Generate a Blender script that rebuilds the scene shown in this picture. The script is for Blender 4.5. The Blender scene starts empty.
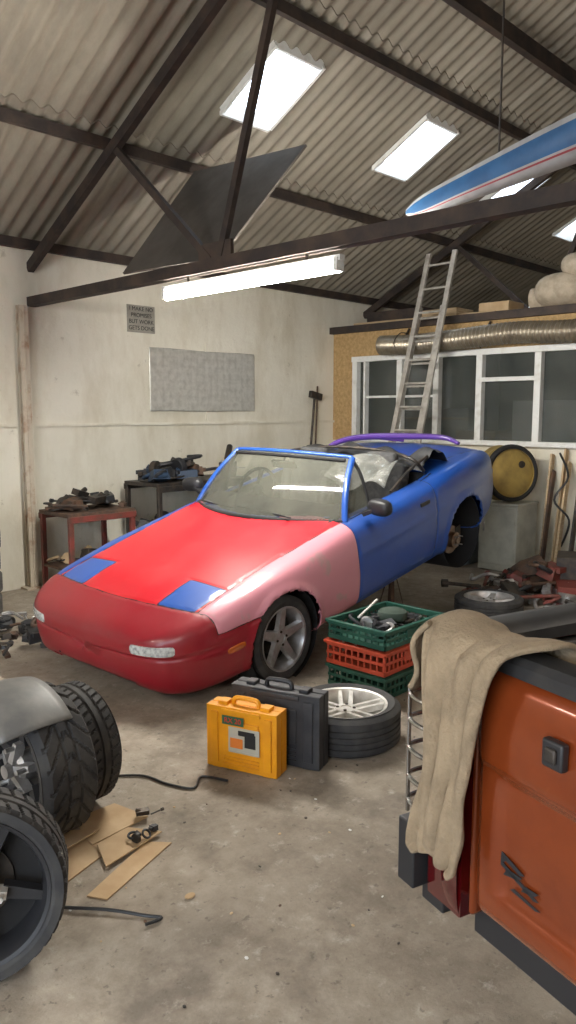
import bpy, math, random, bisect
from mathutils import Vector, Matrix, Euler
random.seed(7)
C=bpy.context.scene.collection
pi=math.pi
def rad(d): return math.radians(d)
# ---------------------------------------------------------------- materials
MATS={}
def mat(name,col,rough=.6,metal=0,col2=None,scale=6,lo=.4,hi=.65,bump=0,bscale=None,emis=None,es=1,alpha=1,coat=0,spec=None,detail=6,stretch=None,trans=0):
    if name in MATS: return MATS[name]
    m=bpy.data.materials.new(name); m.use_nodes=True; nt=m.node_tree; b=nt.nodes['Principled BSDF']
    def c4(c): return (c[0],c[1],c[2],1)
    b.inputs['Base Color'].default_value=c4(col); b.inputs['Roughness'].default_value=rough; b.inputs['Metallic'].default_value=metal
    if coat: b.inputs['Coat Weight'].default_value=coat; b.inputs['Coat Roughness'].default_value=.08
    if spec is not None: b.inputs['Specular IOR Level'].default_value=spec
    if alpha<1: b.inputs['Alpha'].default_value=alpha
    if trans: b.inputs['Transmission Weight'].default_value=trans
    if emis: b.inputs['Emission Color'].default_value=c4(emis); b.inputs['Emission Strength'].default_value=es
    if col2 or bump:
        tc=nt.nodes.new('ShaderNodeTexCoord'); mp=nt.nodes.new('ShaderNodeMapping'); nt.links.new(tc.outputs['Object'],mp.inputs['Vector'])
        if stretch: mp.inputs['Scale'].default_value=stretch
    if col2:
        n=nt.nodes.new('ShaderNodeTexNoise'); n.inputs['Scale'].default_value=scale; n.inputs['Detail'].default_value=detail; n.inputs['Roughness'].default_value=.6
        nt.links.new(mp.outputs[0],n.inputs['Vector'])
        r=nt.nodes.new('ShaderNodeValToRGB'); r.color_ramp.elements[0].position=lo; r.color_ramp.elements[1].position=hi
        r.color_ramp.elements[0].color=c4(col); r.color_ramp.elements[1].color=c4(col2)
        nt.links.new(n.outputs['Fac'],r.inputs[0]); nt.links.new(r.outputs[0],b.inputs['Base Color'])
    if bump:
        n2=nt.nodes.new('ShaderNodeTexNoise'); n2.inputs['Scale'].default_value=bscale or scale*4; n2.inputs['Detail'].default_value=6
        nt.links.new(mp.outputs[0],n2.inputs['Vector'])
        bp=nt.nodes.new('ShaderNodeBump'); bp.inputs['Strength'].default_value=bump; bp.inputs['Distance'].default_value=.02
        nt.links.new(n2.outputs['Fac'],bp.inputs['Height']); nt.links.new(bp.outputs[0],b.inputs['Normal'])
    MATS[name]=m; return m
rubber=mat('tyre_rubber',(.022,.022,.024),.75,col2=(.05,.048,.045),scale=9)
rubber_dusty=mat('tyre_rubber_dusty',(.045,.043,.04),.85,col2=(.12,.11,.1),scale=7)
silver=mat('alloy_silver',(.55,.55,.56),.35,.7,col2=(.38,.37,.36),scale=14)
alloyw=mat('alloy_pale',(.75,.74,.7),.35,.3,col2=(.5,.48,.44),scale=12)
darkm=mat('dark_metal',(.04,.038,.036),.5,.6,col2=(.09,.07,.055),scale=12)
rusty=mat('rusty_steel',(.07,.05,.04),.75,.3,col2=(.16,.09,.055),scale=10)
steel=mat('truss_steel',(.035,.028,.026),.7,.3,col2=(.075,.052,.04),scale=5)
black=mat('black_plastic',(.018,.018,.02),.45)
blackm=mat('black_matt',(.012,.012,.013),.8)
galv=mat('galvanised',(.5,.5,.5),.4,.8,col2=(.32,.31,.3),scale=10)
whitep=mat('white_paint',(.72,.72,.69),.5,col2=(.55,.53,.48),scale=9,lo=.5,hi=.75)
wood=mat('raw_wood',(.42,.3,.17),.7,col2=(.55,.42,.27),scale=7,stretch=(1,1,8))
card=mat('cardboard',(.45,.31,.17),.85,col2=(.55,.4,.24),scale=5)
copper=mat('brass_yellow',(.42,.30,.09),.45,.4,col2=(.28,.2,.07),scale=6)
# ---------------------------------------------------------------- mesh builder
class MB:
    def __init__(s,T=None): s.v=[];s.f=[];s.m=[];s.mats=[]; s.T=T or Matrix.Identity(4)
    def mi(s,m):
        if m not in s.mats: s.mats.append(m)
        return s.mats.index(m)
    def add(s,vs,fs,m,T=None):
        M=s.T@T if T is not None else s.T
        o=len(s.v); s.v+= [M@Vector(v) for v in vs]; k=s.mi(m)
        for f in fs: s.f.append(tuple(i+o for i in f)); s.m.append(k)
    def box(s,c,d,m,R=(0,0,0),taper=1):
        x,y,z=d[0]/2,d[1]/2,d[2]/2; t=taper
        vs=[(-x,-y,-z),(x,-y,-z),(x,y,-z),(-x,y,-z),(-x*t,-y*t,z),(x*t,-y*t,z),(x*t,y*t,z),(-x*t,y*t,z)]
        s.add(vs,[(3,2,1,0),(4,5,6,7),(0,1,5,4),(1,2,6,5),(2,3,7,6),(3,0,4,7)],m,Matrix.Translation(c)@Euler(R).to_matrix().to_4x4())
    def beam(s,a,b,w,h,m,up=(0,0,1)):
        a=Vector(a);b=Vector(b);d=(b-a);L=d.length;d.normalize();u=Vector(up)
        if abs(d.dot(u))>.98:u=Vector((0,1,0))
        y=u.cross(d).normalized(); z=d.cross(y)
        R=Matrix((d,y,z)).transposed().to_4x4()
        x=L/2;w/=2;h/=2
        vs=[(-x,-w,-h),(x,-w,-h),(x,w,-h),(-x,w,-h),(-x,-w,h),(x,-w,h),(x,w,h),(-x,w,h)]
        s.add(vs,[(3,2,1,0),(4,5,6,7),(0,1,5,4),(1,2,6,5),(2,3,7,6),(3,0,4,7)],m,Matrix.Translation((a+b)/2)@R)
    def lathe(s,prof,m,T=None,n=48,closed=False,a0=0,a1=2*pi,rmod=None,cap=False):
        full=abs(a1-a0-2*pi)<1e-6; N=n if full else n+1
        vs=[];fs=[];k=len(prof)
        for i in range(N):
            a=a0+(a1-a0)*i/n
            for (r,z) in prof:
                rr=r+(rmod(a,r,z) if rmod else 0)
                vs.append((rr*math.cos(a),rr*math.sin(a),z))
        for i in range(n):
            j=(i+1)%N
            for q in range(k if closed else k-1):
                q2=(q+1)%k
                fs.append((i*k+q,j*k+q,j*k+q2,i*k+q2))
        if cap:
            if prof[0][0]>1e-5: fs.append(tuple(i*k for i in range(N))[::-1])
            if prof[-1][0]>1e-5: fs.append(tuple(i*k+k-1 for i in range(N)))
        s.add(vs,fs,m,T)
    def cyl(s,a,b,r,m,n=20,r2=None):
        a=Vector(a);b=Vector(b);d=b-a;L=d.length
        q=Vector((0,0,1)).rotation_difference(d.normalized()).to_matrix().to_4x4()
        s.lathe([(r,0),(r if r2 is None else r2,L)],m,Matrix.Translation(a)@q,n,cap=True)
    def sph(s,c,r,m,n=20,R=(0,0,0),e=1.0):
        if not hasattr(r,'__len__'): r=(r,r,r)
        k=n//2; vs=[];fs=[]
        sg=lambda v:math.copysign(abs(v)**e,v)
        for i in range(k+1):
            ph=-pi/2+pi*i/k
            for j in range(n):
                a=2*pi*j/n
                vs.append((r[0]*sg(math.cos(ph))*sg(math.cos(a)),r[1]*sg(math.cos(ph))*sg(math.sin(a)),r[2]*sg(math.sin(ph))))
        for i in range(k):
            for j in range(n):
                fs.append((i*n+j,i*n+(j+1)%n,(i+1)*n+(j+1)%n,(i+1)*n+j))
        s.add(vs,fs,m,Matrix.Translation(c)@Euler(R).to_matrix().to_4x4())
    def tube(s,pts,r,m,n=10,closed=False,smooth=0,flat=1):
        pts=[Vector(p) for p in pts]
        if smooth:
            out=[];L=len(pts)
            for i in range(L if closed else L-1):
                p0=pts[i-1] if (i>0 or closed) else pts[0];p1=pts[i];p2=pts[(i+1)%L]
                p3=pts[(i+2)%L] if (closed or i+2<L) else p2
                for k in range(smooth):
                    t=k/smooth
                    out.append(.5*((2*p1)+(p2-p0)*t+(2*p0-5*p1+4*p2-p3)*t*t+(3*p1-p0-3*p2+p3)*t**3))
            if not closed: out.append(pts[-1])
            pts=out
        L=len(pts);vs=[];fs=[];up=None
        for i,p in enumerate(pts):
            if closed: d=pts[(i+1)%L]-pts[i-1]
            else: d=pts[min(i+1,L-1)]-pts[max(i-1,0)]
            d.normalize()
            if up is None: up=Vector((0,0,1)) if abs(d.z)<.9 else Vector((1,0,0))
            y=d.cross(up)
            if y.length<1e-4:y=d.orthogonal()
            y.normalize();x=y.cross(d).normalized();up=x
            rr=r(i/(L-1)) if callable(r) else r
            for j in range(n):
                a=2*pi*j/n; vs.append(p+y*math.cos(a)*rr+x*math.sin(a)*rr*flat)
        for i in range(L if closed else L-1):
            for j in range(n):
                fs.append((i*n+j,i*n+(j+1)%n,((i+1)%L)*n+(j+1)%n,((i+1)%L)*n+j))
        if not closed: fs.append(tuple(range(n))[::-1]); fs.append(tuple((L-1)*n+j for j in range(n)))
        s.add(vs,fs,m)
    def grid(s,fn,nu,nv,m,T=None):
        vs=[fn(i/nu,j/nv) for i in range(nu+1) for j in range(nv+1)]
        fs=[(i*(nv+1)+j,(i+1)*(nv+1)+j,(i+1)*(nv+1)+j+1,i*(nv+1)+j+1) for i in range(nu) for j in range(nv)]
        s.add(vs,fs,m,T)
    def prism(s,poly,a,b,m,T=None):
        n=len(poly); vs=[(p[0],p[1],a) for p in poly]+[(p[0],p[1],b) for p in poly]
        fs=[tuple(range(n))[::-1],tuple(range(n,2*n))]+[(i,(i+1)%n,n+(i+1)%n,n+i) for i in range(n)]
        s.add(vs,fs,m,T)
    def build(s,name,parent=None,bevel=0,smooth=True,solid=0,sub=0,ang=35,seg=2):
        lo=Vector((min(v.x for v in s.v),min(v.y for v in s.v),min(v.z for v in s.v)));hi=Vector((max(v.x for v in s.v),max(v.y for v in s.v),max(v.z for v in s.v)))
        o=Vector(((lo.x+hi.x)/2,(lo.y+hi.y)/2,lo.z))
        if parent is not None: o=Vector((0,0,0))
        me=bpy.data.meshes.new(name); me.from_pydata([v-o for v in s.v],[],s.f)
        for m in s.mats: me.materials.append(m)
        me.polygons.foreach_set('material_index',s.m)
        me.polygons.foreach_set('use_smooth',[smooth]*len(s.f))
        me.update()
        if smooth: me.set_sharp_from_angle(angle=rad(ang))
        ob=bpy.data.objects.new(name,me); C.objects.link(ob); ob.location=o
        if solid:
            md=ob.modifiers.new('s','SOLIDIFY'); md.thickness=solid; md.offset=0
        if sub:
            md=ob.modifiers.new('ss','SUBSURF'); md.levels=sub; md.render_levels=sub
        if bevel:
            md=ob.modifiers.new('b','BEVEL'); md.width=bevel; md.segments=seg; md.limit_method='ANGLE'; md.angle_limit=rad(40)
        if parent is not None:
            ob.parent=parent; ob.matrix_parent_inverse=parent.matrix_world.inverted()
        return ob
def empty(name,loc):
    e=bpy.data.objects.new(name,None); C.objects.link(e); e.location=loc; e.empty_display_size=.2
    bpy.context.view_layer.update(); return e
def TR(loc,R=(0,0,0)): return Matrix.Translation(loc)@Euler(R).to_matrix().to_4x4()
def pchip(xs,ys):
    n=len(xs);h=[xs[i+1]-xs[i] for i in range(n-1)];d=[(ys[i+1]-ys[i])/h[i] for i in range(n-1)]
    m=[d[0]]+[0 if d[i-1]*d[i]<=0 else 2*d[i-1]*d[i]/(d[i-1]+d[i]) for i in range(1,n-1)]+[d[-1]]
    def f(x):
        i=min(max(bisect.bisect_right(xs,x)-1,0),n-2); t=(x-xs[i])/h[i]; t=min(max(t,0),1)
        return (1+2*t)*(1-t)**2*ys[i]+t*(1-t)**2*h[i]*m[i]+t*t*(3-2*t)*ys[i+1]+t*t*(t-1)*h[i]*m[i+1]
    return f
# ---------------------------------------------------------------- camera
cam=bpy.data.cameras.new('camera'); co=bpy.data.objects.new('camera',cam); C.objects.link(co)
cam.sensor_fit='VERTICAL'; cam.sensor_height=36; cam.lens=36*770/1024; cam.clip_start=.05
co.location=(0,0,1.75); co.rotation_euler=(rad(82.6),0,rad(-46)); bpy.context.scene.camera=co
# ---------------------------------------------------------------- world + lights
w=bpy.data.worlds.new('sky'); bpy.context.scene.world=w; w.use_nodes=True
bg=w.node_tree.nodes['Background']; bg.inputs[0].default_value=(.76,.87,1,1); bg.inputs[1].default_value=3.6
vs=bpy.context.scene.view_settings; vs.view_transform='Standard'; vs.exposure=1.0
# ---------------------------------------------------------------- room shell
YL=7.15; XP=8.32; XB=-4.0; XE=13.0; YR=-2.75; YRIDGE=2.2
EZ=3.3; SL=.52
def roofz(y): return EZ+SL*(YL-y) if y>=YRIDGE else EZ+SL*(y-YR)
def surf_mat(name,base,rgh,bump,bsc):
    m=bpy.data.materials.new(name); m.use_nodes=True; nt=m.node_tree; N=nt.nodes; L=nt.links; b=N['Principled BSDF']
    tc=N.new('ShaderNodeTexCoord')
    def noise(sc,det=8,ro=.6,st=None):
        n=N.new('ShaderNodeTexNoise'); n.inputs['Scale'].default_value=sc;n.inputs['Detail'].default_value=det;n.inputs['Roughness'].default_value=ro
        if st:
            mp=N.new('ShaderNodeMapping'); mp.inputs['Scale'].default_value=st; L.new(tc.outputs['Object'],mp.inputs[0]); L.new(mp.outputs[0],n.inputs['Vector'])
        else: L.new(tc.outputs['Object'],n.inputs['Vector'])
        return n
    def ramp(src,stops):
        r=N.new('ShaderNodeValToRGB'); e=r.color_ramp.elements
        e[0].position,e[0].color=stops[0][0],(*stops[0][1],1); e[1].position,e[1].color=stops[1][0],(*stops[1][1],1)
        for p,c in stops[2:]: k=e.new(p); k.color=(*c,1)
        L.new(src,r.inputs[0]); return r
    def mix(a,bb,f,mode='MIX'):
        x=N.new('ShaderNodeMix'); x.data_type='RGBA'; x.blend_type=mode
        if isinstance(f,float): x.inputs[0].default_value=f
        else: L.new(f,x.inputs[0])
        L.new(a,x.inputs[6]); L.new(bb,x.inputs[7]); return x.outputs[2]
    def rgb(c): q=N.new('ShaderNodeRGB'); q.outputs[0].default_value=(*c,1); return q.outputs[0]
    base(noise,ramp,mix,rgb,L,b)
    b.inputs['Roughness'].default_value=rgh
    bp=N.new('ShaderNodeBump'); bp.inputs['Strength'].default_value=bump; bp.inputs['Distance'].default_value=.02
    L.new(noise(bsc,10,.7).outputs[0],bp.inputs['Height']); L.new(bp.outputs[0],b.inputs['Normal'])
    return m
def fl_(noise,ramp,mix,rgb,L,b):
    a=ramp(noise(.8).outputs[0],[(.32,(.23,.19,.145)),(.66,(.46,.405,.33))])
    c=ramp(noise(4.5,12,.75).outputs[0],[(.32,(.45,.42,.38)),(.62,(1,1,1))])
    o=mix(a.outputs[0],c.outputs[0],.8,'MULTIPLY')
    st=ramp(noise(1.7,6,.65).outputs[0],[(.54,(0,0,0)),(.66,(.75,.75,.75))])
    o=mix(o,rgb((.14,.115,.09)),st.outputs[0])
    sp=ramp(noise(11,8,.75).outputs[0],[(.57,(0,0,0)),(.70,(.55,.55,.55))])
    o=mix(o,rgb((.54,.50,.43)),sp.outputs[0])
    d2=ramp(noise(28,4,.6).outputs[0],[(.62,(0,0,0)),(.70,(.7,.7,.7))])
    o=mix(o,rgb((.12,.10,.08)),d2.outputs[0])
    L.new(o,b.inputs['Base Color'])
def wl_(noise,ramp,mix,rgb,L,b):
    a=ramp(noise(.7).outputs[0],[(.35,(.80,.76,.65)),(.7,(.68,.64,.53))])
    c=ramp(noise(2.2,12,.7,(1,1,.35)).outputs[0],[(.35,(.76,.72,.64)),(.55,(1,1,1))])
    o=mix(a.outputs[0],c.outputs[0],.65,'MULTIPLY')
    st=ramp(noise(6,8,.7).outputs[0],[(.64,(0,0,0)),(.72,(.6,.6,.6))])
    o=mix(o,rgb((.40,.35,.26)),st.outputs[0])
    L.new(o,b.inputs['Base Color'])
def rf_(noise,ramp,mix,rgb,L,b):
    a=ramp(noise(.6).outputs[0],[(.3,(.29,.26,.205)),(.7,(.175,.155,.125))])
    c=ramp(noise(3,12,.7,(1.6,.5,.5)).outputs[0],[(.3,(.58,.55,.50)),(.62,(1,1,1))])
    o=mix(a.outputs[0],c.outputs[0],.7,'MULTIPLY')
    st=ramp(noise(1.5,4,.6,(2.5,.35,.35)).outputs[0],[(.55,(0,0,0)),(.75,(.5,.5,.5))])
    o=mix(o,rgb((.40,.37,.31)),st.outputs[0])
    L.new(o,b.inputs['Base Color'])
floorm=surf_mat('concrete_floor',fl_,.78,.4,16); wallm=surf_mat('old_white_wall',wl_,.85,.3,14); roofm=surf_mat('fibre_cement_sheet',rf_,.9,.2,20)
f=MB(); f.box(((XB+XE)/2-.5,(YL+YR)/2,-.05),(XE-XB+3,YL-YR+.4,.1),floorm); f.build('floor',smooth=False)
wallg=mat('gable_wall',(.3,.28,.25),.9,col2=(.2,.18,.16),scale=2)
osb=mat('osb_board',(.50,.33,.15),.8,col2=(.33,.21,.09),scale=22,lo=.35,hi=.65)
w1=MB(); w1.box(((XB+XE)/2,YL+.1,1.65),(XE-XB,.2,3.3),wallm); w1.build('wall_left',smooth=False)
w2=MB(); w2.box(((XB+XE)/2,YR-.1,1.65),(XE-XB,.2,3.3),wallg); w2.build('wall_right',smooth=False)
def gable(name,x,door=None):
    g=MB(); T=Matrix(((0,0,1,x),(1,0,0,0),(0,1,0,0),(0,0,0,1)))
    if not door: g.prism([(YR,0),(YL,0),(YL,EZ),(YRIDGE,roofz(YRIDGE)),(YR,EZ)],-.1,.1,wallg,T)
    else:
        a,b,h=door
        g.prism([(YR,0),(a,0),(a,h),(b,h),(b,0),(YL,0),(YL,EZ),(YRIDGE,roofz(YRIDGE)),(YR,EZ)],-.1,.1,wallg,T)
    g.build(name,smooth=False)
gable('wall_far',XE+.1); gable('wall_back',XB-.1,(-1.9,3.2,3.2))
sk=[(-1.72,-1.15)]+[(4.61+2.11*k,5.18+2.11*k) for k in range(4)]
AMP=.021
def roof(name,y0,y1,sky):
    g=MB(); P=.146; n=int((XE-XB)/(P/8))
    k=6; ys=sorted(set([y0+(y1-y0)*i/k for i in range(k+1)]+([4.6,5.25] if sky else [])))
    vs_=[];fs_=[];m=len(ys)
    for i in range(n+1):
        xx=XB+(XE-XB)*i/n
        for j,yy in enumerate(ys): vs_.append((xx,yy,roofz(yy)+.03+AMP*math.sin(2*pi*xx/P)))
    for i in range(n):
        xm=XB+(XE-XB)*(i+.5)/n
        for j in range(m-1):
            ym=(ys[j]+ys[j+1])/2
            if sky and 4.6<ym<5.25 and any(a<xm<b for a,b in sk): continue
            fs_.append((i*m+j,(i+1)*m+j,(i+1)*m+j+1,i*m+j+1))
    g.add(vs_,fs_,roofm)
    return g.build(name,ang=60)
roof('ceiling',YRIDGE,YL+.2,True); roof('ceiling.001',YR-.2,YRIDGE,False)
lap=MB()
for yy in (5.70,4.22,2.8):
    n=int((XE-XB)/(.146/8))
    vs_=[];fs_=[]
    for i in range(n+1):
        xx=XB+(XE-XB)*i/n
        for q in (0,.16):
            vs_.append((xx,yy+q,roofz(yy+q)+.018+AMP*math.sin(2*pi*xx/.146)))
        vs_.append((xx,yy,roofz(yy)+.03+AMP*math.sin(2*pi*xx/.146)))
    for i in range(n):
        fs_.append((i*3,(i+1)*3,(i+1)*3+1,i*3+1)); fs_.append((i*3,(i+1)*3,(i+1)*3+2,i*3+2))
    lap.add(vs_,fs_,roofm)
lap.build('trim_roof_laps',ang=60)
sf=MB()
for a,b in sk:
    for (p,q) in (((a,4.6),(b,4.6)),((a,5.25),(b,5.25)),((a,4.6),(a,5.25)),((b,4.6),(b,5.25))):
        sf.beam((p[0],p[1],roofz(p[1])+.04),(q[0],q[1],roofz(q[1])+.04),.03,.12,whitep)
sf.build('trim_skylight_frames',smooth=False)
pu=MB()
for yy in (7.0,5.77,4.3,2.85,2.2,1.5,0.1,-1.3,-2.6):
    pu.beam((XB+.02,yy,roofz(yy)-.06),(XE-.02,yy,roofz(yy)-.06),.05,.09,steel)
pu.beam((XB+.02,3.62,roofz(3.62)-.11),(XE-.02,3.62,roofz(3.62)-.11),.07,.14,steel)
pu.build('roof_purlins',smooth=False)
def truss(X):
    g=MB(); o=.17
    g.beam((X,YL,2.81),(X,YR,2.81),.09,.09,steel)
    g.beam((X,YL,EZ-o),(X,YRIDGE,roofz(YRIDGE)-o),.06,.09,steel)
    g.beam((X,YR,EZ-o),(X,YRIDGE,roofz(YRIDGE)-o),.06,.09,steel)
    for s in (1,-1):
        Y=lambda d:YRIDGE+s*d
        for (d1,d2) in ((3.45,2.25),(1.40,2.15)):
            g.beam((X,Y(d1),roofz(Y(d1))-o),(X,Y(d2),2.85),.045,.055,steel)
        g.box((X,Y(2.2),2.89),(.03,.36,.16),steel)
    return g.build('roof_truss',smooth=False)
XT=3.80
for X in (-1.3,XT,9.0): truss(X)
p=MB(); pm=mat('post_paint',(.55,.48,.38),.7,col2=(.28,.14,.07),scale=5,lo=.5,hi=.7)
p.box((XT-.14,YL-.05,1.38),(.09,.015,2.76),pm); p.box((XT-.14,YL-.10,1.38),(.09,.012,2.76),pm); p.box((XT-.14,YL-.07,1.38),(.012,.09,2.76),pm); p.box((XT-.14,YL-.075,.01),(.2,.14,.02),pm)
p.build('steel_post',smooth=False)
tr=MB(); tr.box(((XB+XP)/2,YL-.012,1.62),(XP-XB,.024,.03),wallm); tr.box((6.0,YL-.006,2.1),(.015,.012,.9),wallm);tr.box((XT-.55,YL-.012,1.65),(.04,.024,3.2),rusty);tr.build('trim_1',smooth=False)
pt=MB()
pt.box((XP+.05,(YL+YR)/2,.68),(.1,YL-YR,1.36),wallm)
pt.box((XP+.05,(YL+YR)/2,2.665),(.1,YL-YR,.37),osb)
pt.box((XP+.05,6.945,1.92),(.1,.41,1.12),osb); pt.box((XP+.05,(2.6+YR)/2,1.92),(.1,2.6-YR,1.12),osb)
pt.build('wall_partition',smooth=False)
gl=mat('dusty_window_glass',(.06,.07,.065),.12,col2=(.12,.13,.12),scale=3,alpha=.5)
wf=MB(); x0=XP-.02
wf.box((x0,4.67,1.385),(.12,4.2,.06),whitep); wf.box((x0,4.67,2.455),(.10,4.2,.07),whitep)
for yy in (6.72,6.55,5.98,5.42,4.82,4.08,3.36,2.62): wf.box((x0,yy,1.92),(.09,.08 if yy!=6.55 else .03,1.04),whitep)
wf.box((x0,4.45,2.13),(.085,.7,.05),whitep)
wf.box((x0,5.98,1.95),(.05,1.1,.03),whitep)
wf.box((XP+.03,4.67,1.92),(.008,4.1,1.02),gl)
wf.build('window_1',smooth=False,bevel=.004)
of=MB()
of.box((9.6,6.2,.9),(.5,1.2,1.8),mat('office_shelf',(.3,.28,.24),.7)); of.box((9.8,4.6,.95),(.5,.9,1.9),whitep); of.box((9.5,5.4,.75),(.6,.6,1.5),card); of.box((9.9,3.4,.9),(.4,1.0,1.8),wood)
for k in range(4): of.box((9.34,6.2,.4+.42*k),(.03,1.2,.03),wood); of.box((9.55,3.4,.4+.4*k),(.3,1.0,.03),whitep)
of.build('office_shelving',bevel=.004)
mz=MB(); mz.box((XP+2.35,(YL+YR)/2,2.885),(4.5,YL-YR,.06),osb); mz.beam((XP-.05,YL,2.86),(XP-.05,YR,2.86),.08,.09,steel); mz.build('mezzanine_deck',smooth=False)
# ---------------------------------------------------------------- fluorescent lights
tubem=mat('fluorescent_tube_glow',(1,1,1),emis=(1,.96,.88),es=150); fill_tube=mat('unseen_fill_tube_glow',(1,1,1),emis=(1,.90,.78),es=66)
def flight(x,y0,y1,z,m=None):
    g=MB(); g.box((x,(y0+y1)/2,z+.056),(.045,y1-y0,.035),whitep)
    for yy in (y0+.03,y1-.03): g.box((x,yy,z+.015),(.07,.03,.08),whitep)
    g.cyl((x,y0+.03,z),(x,y1-.03,z),.034,m or tubem)
    for yy in (y0+.3,y1-.3): g.cyl((x,yy,z+.065),(x,yy,2.77),.01,darkm)
    return g.build('fluorescent_light')
flight(3.80,3.20,5.02,2.65)
flight(-1.3,3.0,4.8,2.65,fill_tube); flight(-1.3,-.8,1.0,2.65,fill_tube); flight(3.80,-1.9,-.1,2.65,fill_tube)  # unseen tubes, added outside the view as fill light for the room
# ---------------------------------------------------------------- wheels
def wheel(T,R=.29,W=.195,rimR=.195,rimM=silver,tyM=rubber,kind='five',tread='plain',n=72,g=None,hubM=galv):
    own=g is None
    if own: g=MB()
    h=W/2
    prof=[(rimR+.005,-h*.80),(rimR+.02,-h*.93),(rimR+.05,-h*1.0),(R-.035,-h*.97),(R-.012,-h*.86)]
    prof+=[(R-.012,h*.86),(R-.035,h*.97),(rimR+.05,h*1.0),(rimR+.02,h*.93),(rimR+.005,h*.80)]
    lo=prof[:5]; hi_=prof[5:]
    if tread=='plain':
        gz=[-.45*h,-.15*h,.15*h,.45*h]
        mid=[(R-.002,-h*.78)]
        for z in gz: mid+=[(R,z-.006),(R-.008,z-.004),(R-.008,z+.004),(R,z+.006)]
        mid+=[(R-.002,h*.78)]
        g.lathe(lo+mid+hi_,tyM,T,n)
    else:
        K=34; mid=[(R,-h*.78+1.56*h*i/K) for i in range(K+1)]
        def rm(a,r,z):
            if r<R-.006 : return 0
            s=0
            if abs(abs(z)-.22*h)<.006 : s=-.009
            if tread=='vee':
                u=(a*22/(2*pi)+abs(z)/h*1.9)%1
                if u<.22 and abs(z)>.03*h: s=-.009
            else:
                u=(a*40/(2*pi)+z/h*.8)%1
                if u<.25 and abs(z)>.28*h: s=-.008
            return s
        g.lathe(lo+mid+hi_,tyM,T,420,rmod=rm)
    if kind!='none':
        g.lathe([(rimR+.012,h*.86),(rimR+.012,h*.9),(rimR,h*.86),(rimR-.012,h*.6),(rimR-.02,-.2*h),(rimR-.03,-h*.7),(rimR+.01,-h*.84)],rimM if kind!='deep' else black,T,n)
        g.lathe([(0.0,-.3*h),(rimR*.93,-.3*h)],blackm,T,n)
        g.lathe([(.045,-.25*h),(.12,-.25*h),(.12,-.18*h),(.045,-.18*h)],darkm,T,40)
        def bar(r0,r1,w0,w1,z0,z1,th,o,m,A):
            pts=[(r0,-w0+o,z0-th),(r0,w0+o,z0-th),(r1,w1+o*1.3,z1-th),(r1,-w1+o*1.3,z1-th),(r0,-w0*.75+o,z0),(r0,w0*.75+o,z0),(r1,w1*.7+o*1.3,z1),(r1,-w1*.7+o*1.3,z1)]
            g.add(pts,[(3,2,1,0),(4,5,6,7),(0,1,5,4),(1,2,6,5),(2,3,7,6),(3,0,4,7)],m,A)
        if kind in('five','twin'):
            for k in range(5):
                A=T@Matrix.Rotation(2*pi*k/5+.3,4,'Z')
                if kind=='five': bar(.03,rimR-.006,.040,.030,h*.55,h*.78,.03,0,rimM,A)
                else:
                    for o in (-.024,.024): bar(.03,rimR-.006,.016,.013,h*.55,h*.78,.03,o,rimM,A)
            g.lathe([(.066,h*.2),(.064,h*.5),(.056,h*.6),(.03,h*.62),(.028,h*.57),(0,h*.57)],rimM,T,32)
            for k in range(4):
                a=2*pi*k/4+.2; g.lathe([(.009,h*.5),(.009,h*.66),(0,h*.66)],darkm,T@Matrix.Translation((.045*math.cos(a),.045*math.sin(a),0)),8)
        if kind=='deep':
            g.lathe([(.06,-.28*h),(.06,.5*h),(.045,.65*h),(.03,.65*h),(.028,1.0*h),(0,1.0*h)],hubM,T,24)
            for k in range(5):
                A=T@Matrix.Rotation(2*pi*k/5,4,'Z'); bar(.03,.105,.024,.018,.80*h,.62*h,.04,0,hubM,A); bar(.09,rimR-.01,.028,.02,.35*h,.45*h,.03,0,black,A)
                g.lathe([(.010,.6*h),(.010,.95*h),(0,.95*h)],hubM,A@Matrix.Translation((.088,0,0)),8)
    return g
def axisT(c,n,roll=0):
    n=Vector(n).normalized(); q=Vector((0,0,1)).rotation_difference(n).to_matrix().to_4x4()
    return Matrix.Translation(c)@q@Matrix.Rotation(roll,4,'Z')
# ---------------------------------------------------------------- CONVERTIBLE CAR
CX,CY,YAW,PIT,DZ=3.43,4.255,rad(3.2),rad(10.2),.03
SX,SY=1.05,1.09
MC=Matrix.Translation((CX,CY,0))@Matrix.Rotation(YAW,4,'Z')@Matrix.Translation((0,0,.29+DZ))@Matrix.Rotation(-PIT,4,'Y')@Matrix.Rotation(rad(1.4),4,'X')@Matrix.Translation((0,0,-.29))@Matrix.Diagonal((SX,SY,1,1))
car=empty('convertible_car',(CX,CY,0))
ST=[(-.86,0,.43,.43,.43,.43),(-.857,.30,.345,.49,.495,.43),(-.84,.46,.285,.53,.54,.42),(-.81,.575,.24,.557,.572,.415),(-.76,.655,.205,.583,.603,.41),(-.68,.72,.185,.61,.633,.41),
(-.57,.765,.175,.64,.663,.42),(-.42,.795,.17,.668,.693,.42),(-.20,.815,.17,.697,.725,.43),(0,.83,.17,.722,.757,.45),(.3,.83,.17,.75,.80,.47),(.6,.825,.17,.780,.85,.48),
(.78,.825,.165,.795,.87,.48),(1.2,.828,.165,.80,.86,.48),(1.8,.835,.165,.825,.87,.48),(2.1,.842,.17,.86,.885,.49),(2.4,.835,.19,.87,.892,.5),(2.7,.805,.22,.855,.885,.5),
(2.95,.74,.26,.825,.86,.52),(3.07,.66,.31,.79,.83,.54),(3.13,.55,.38,.735,.77,.56),(3.155,.4,.45,.68,.70,.57),(3.16,0,.57,.57,.57,.57)]
xs_=[s[0] for s in ST]; FN=[pchip(xs_,[s[k] for s in ST]) for k in range(1,6)]
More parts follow.
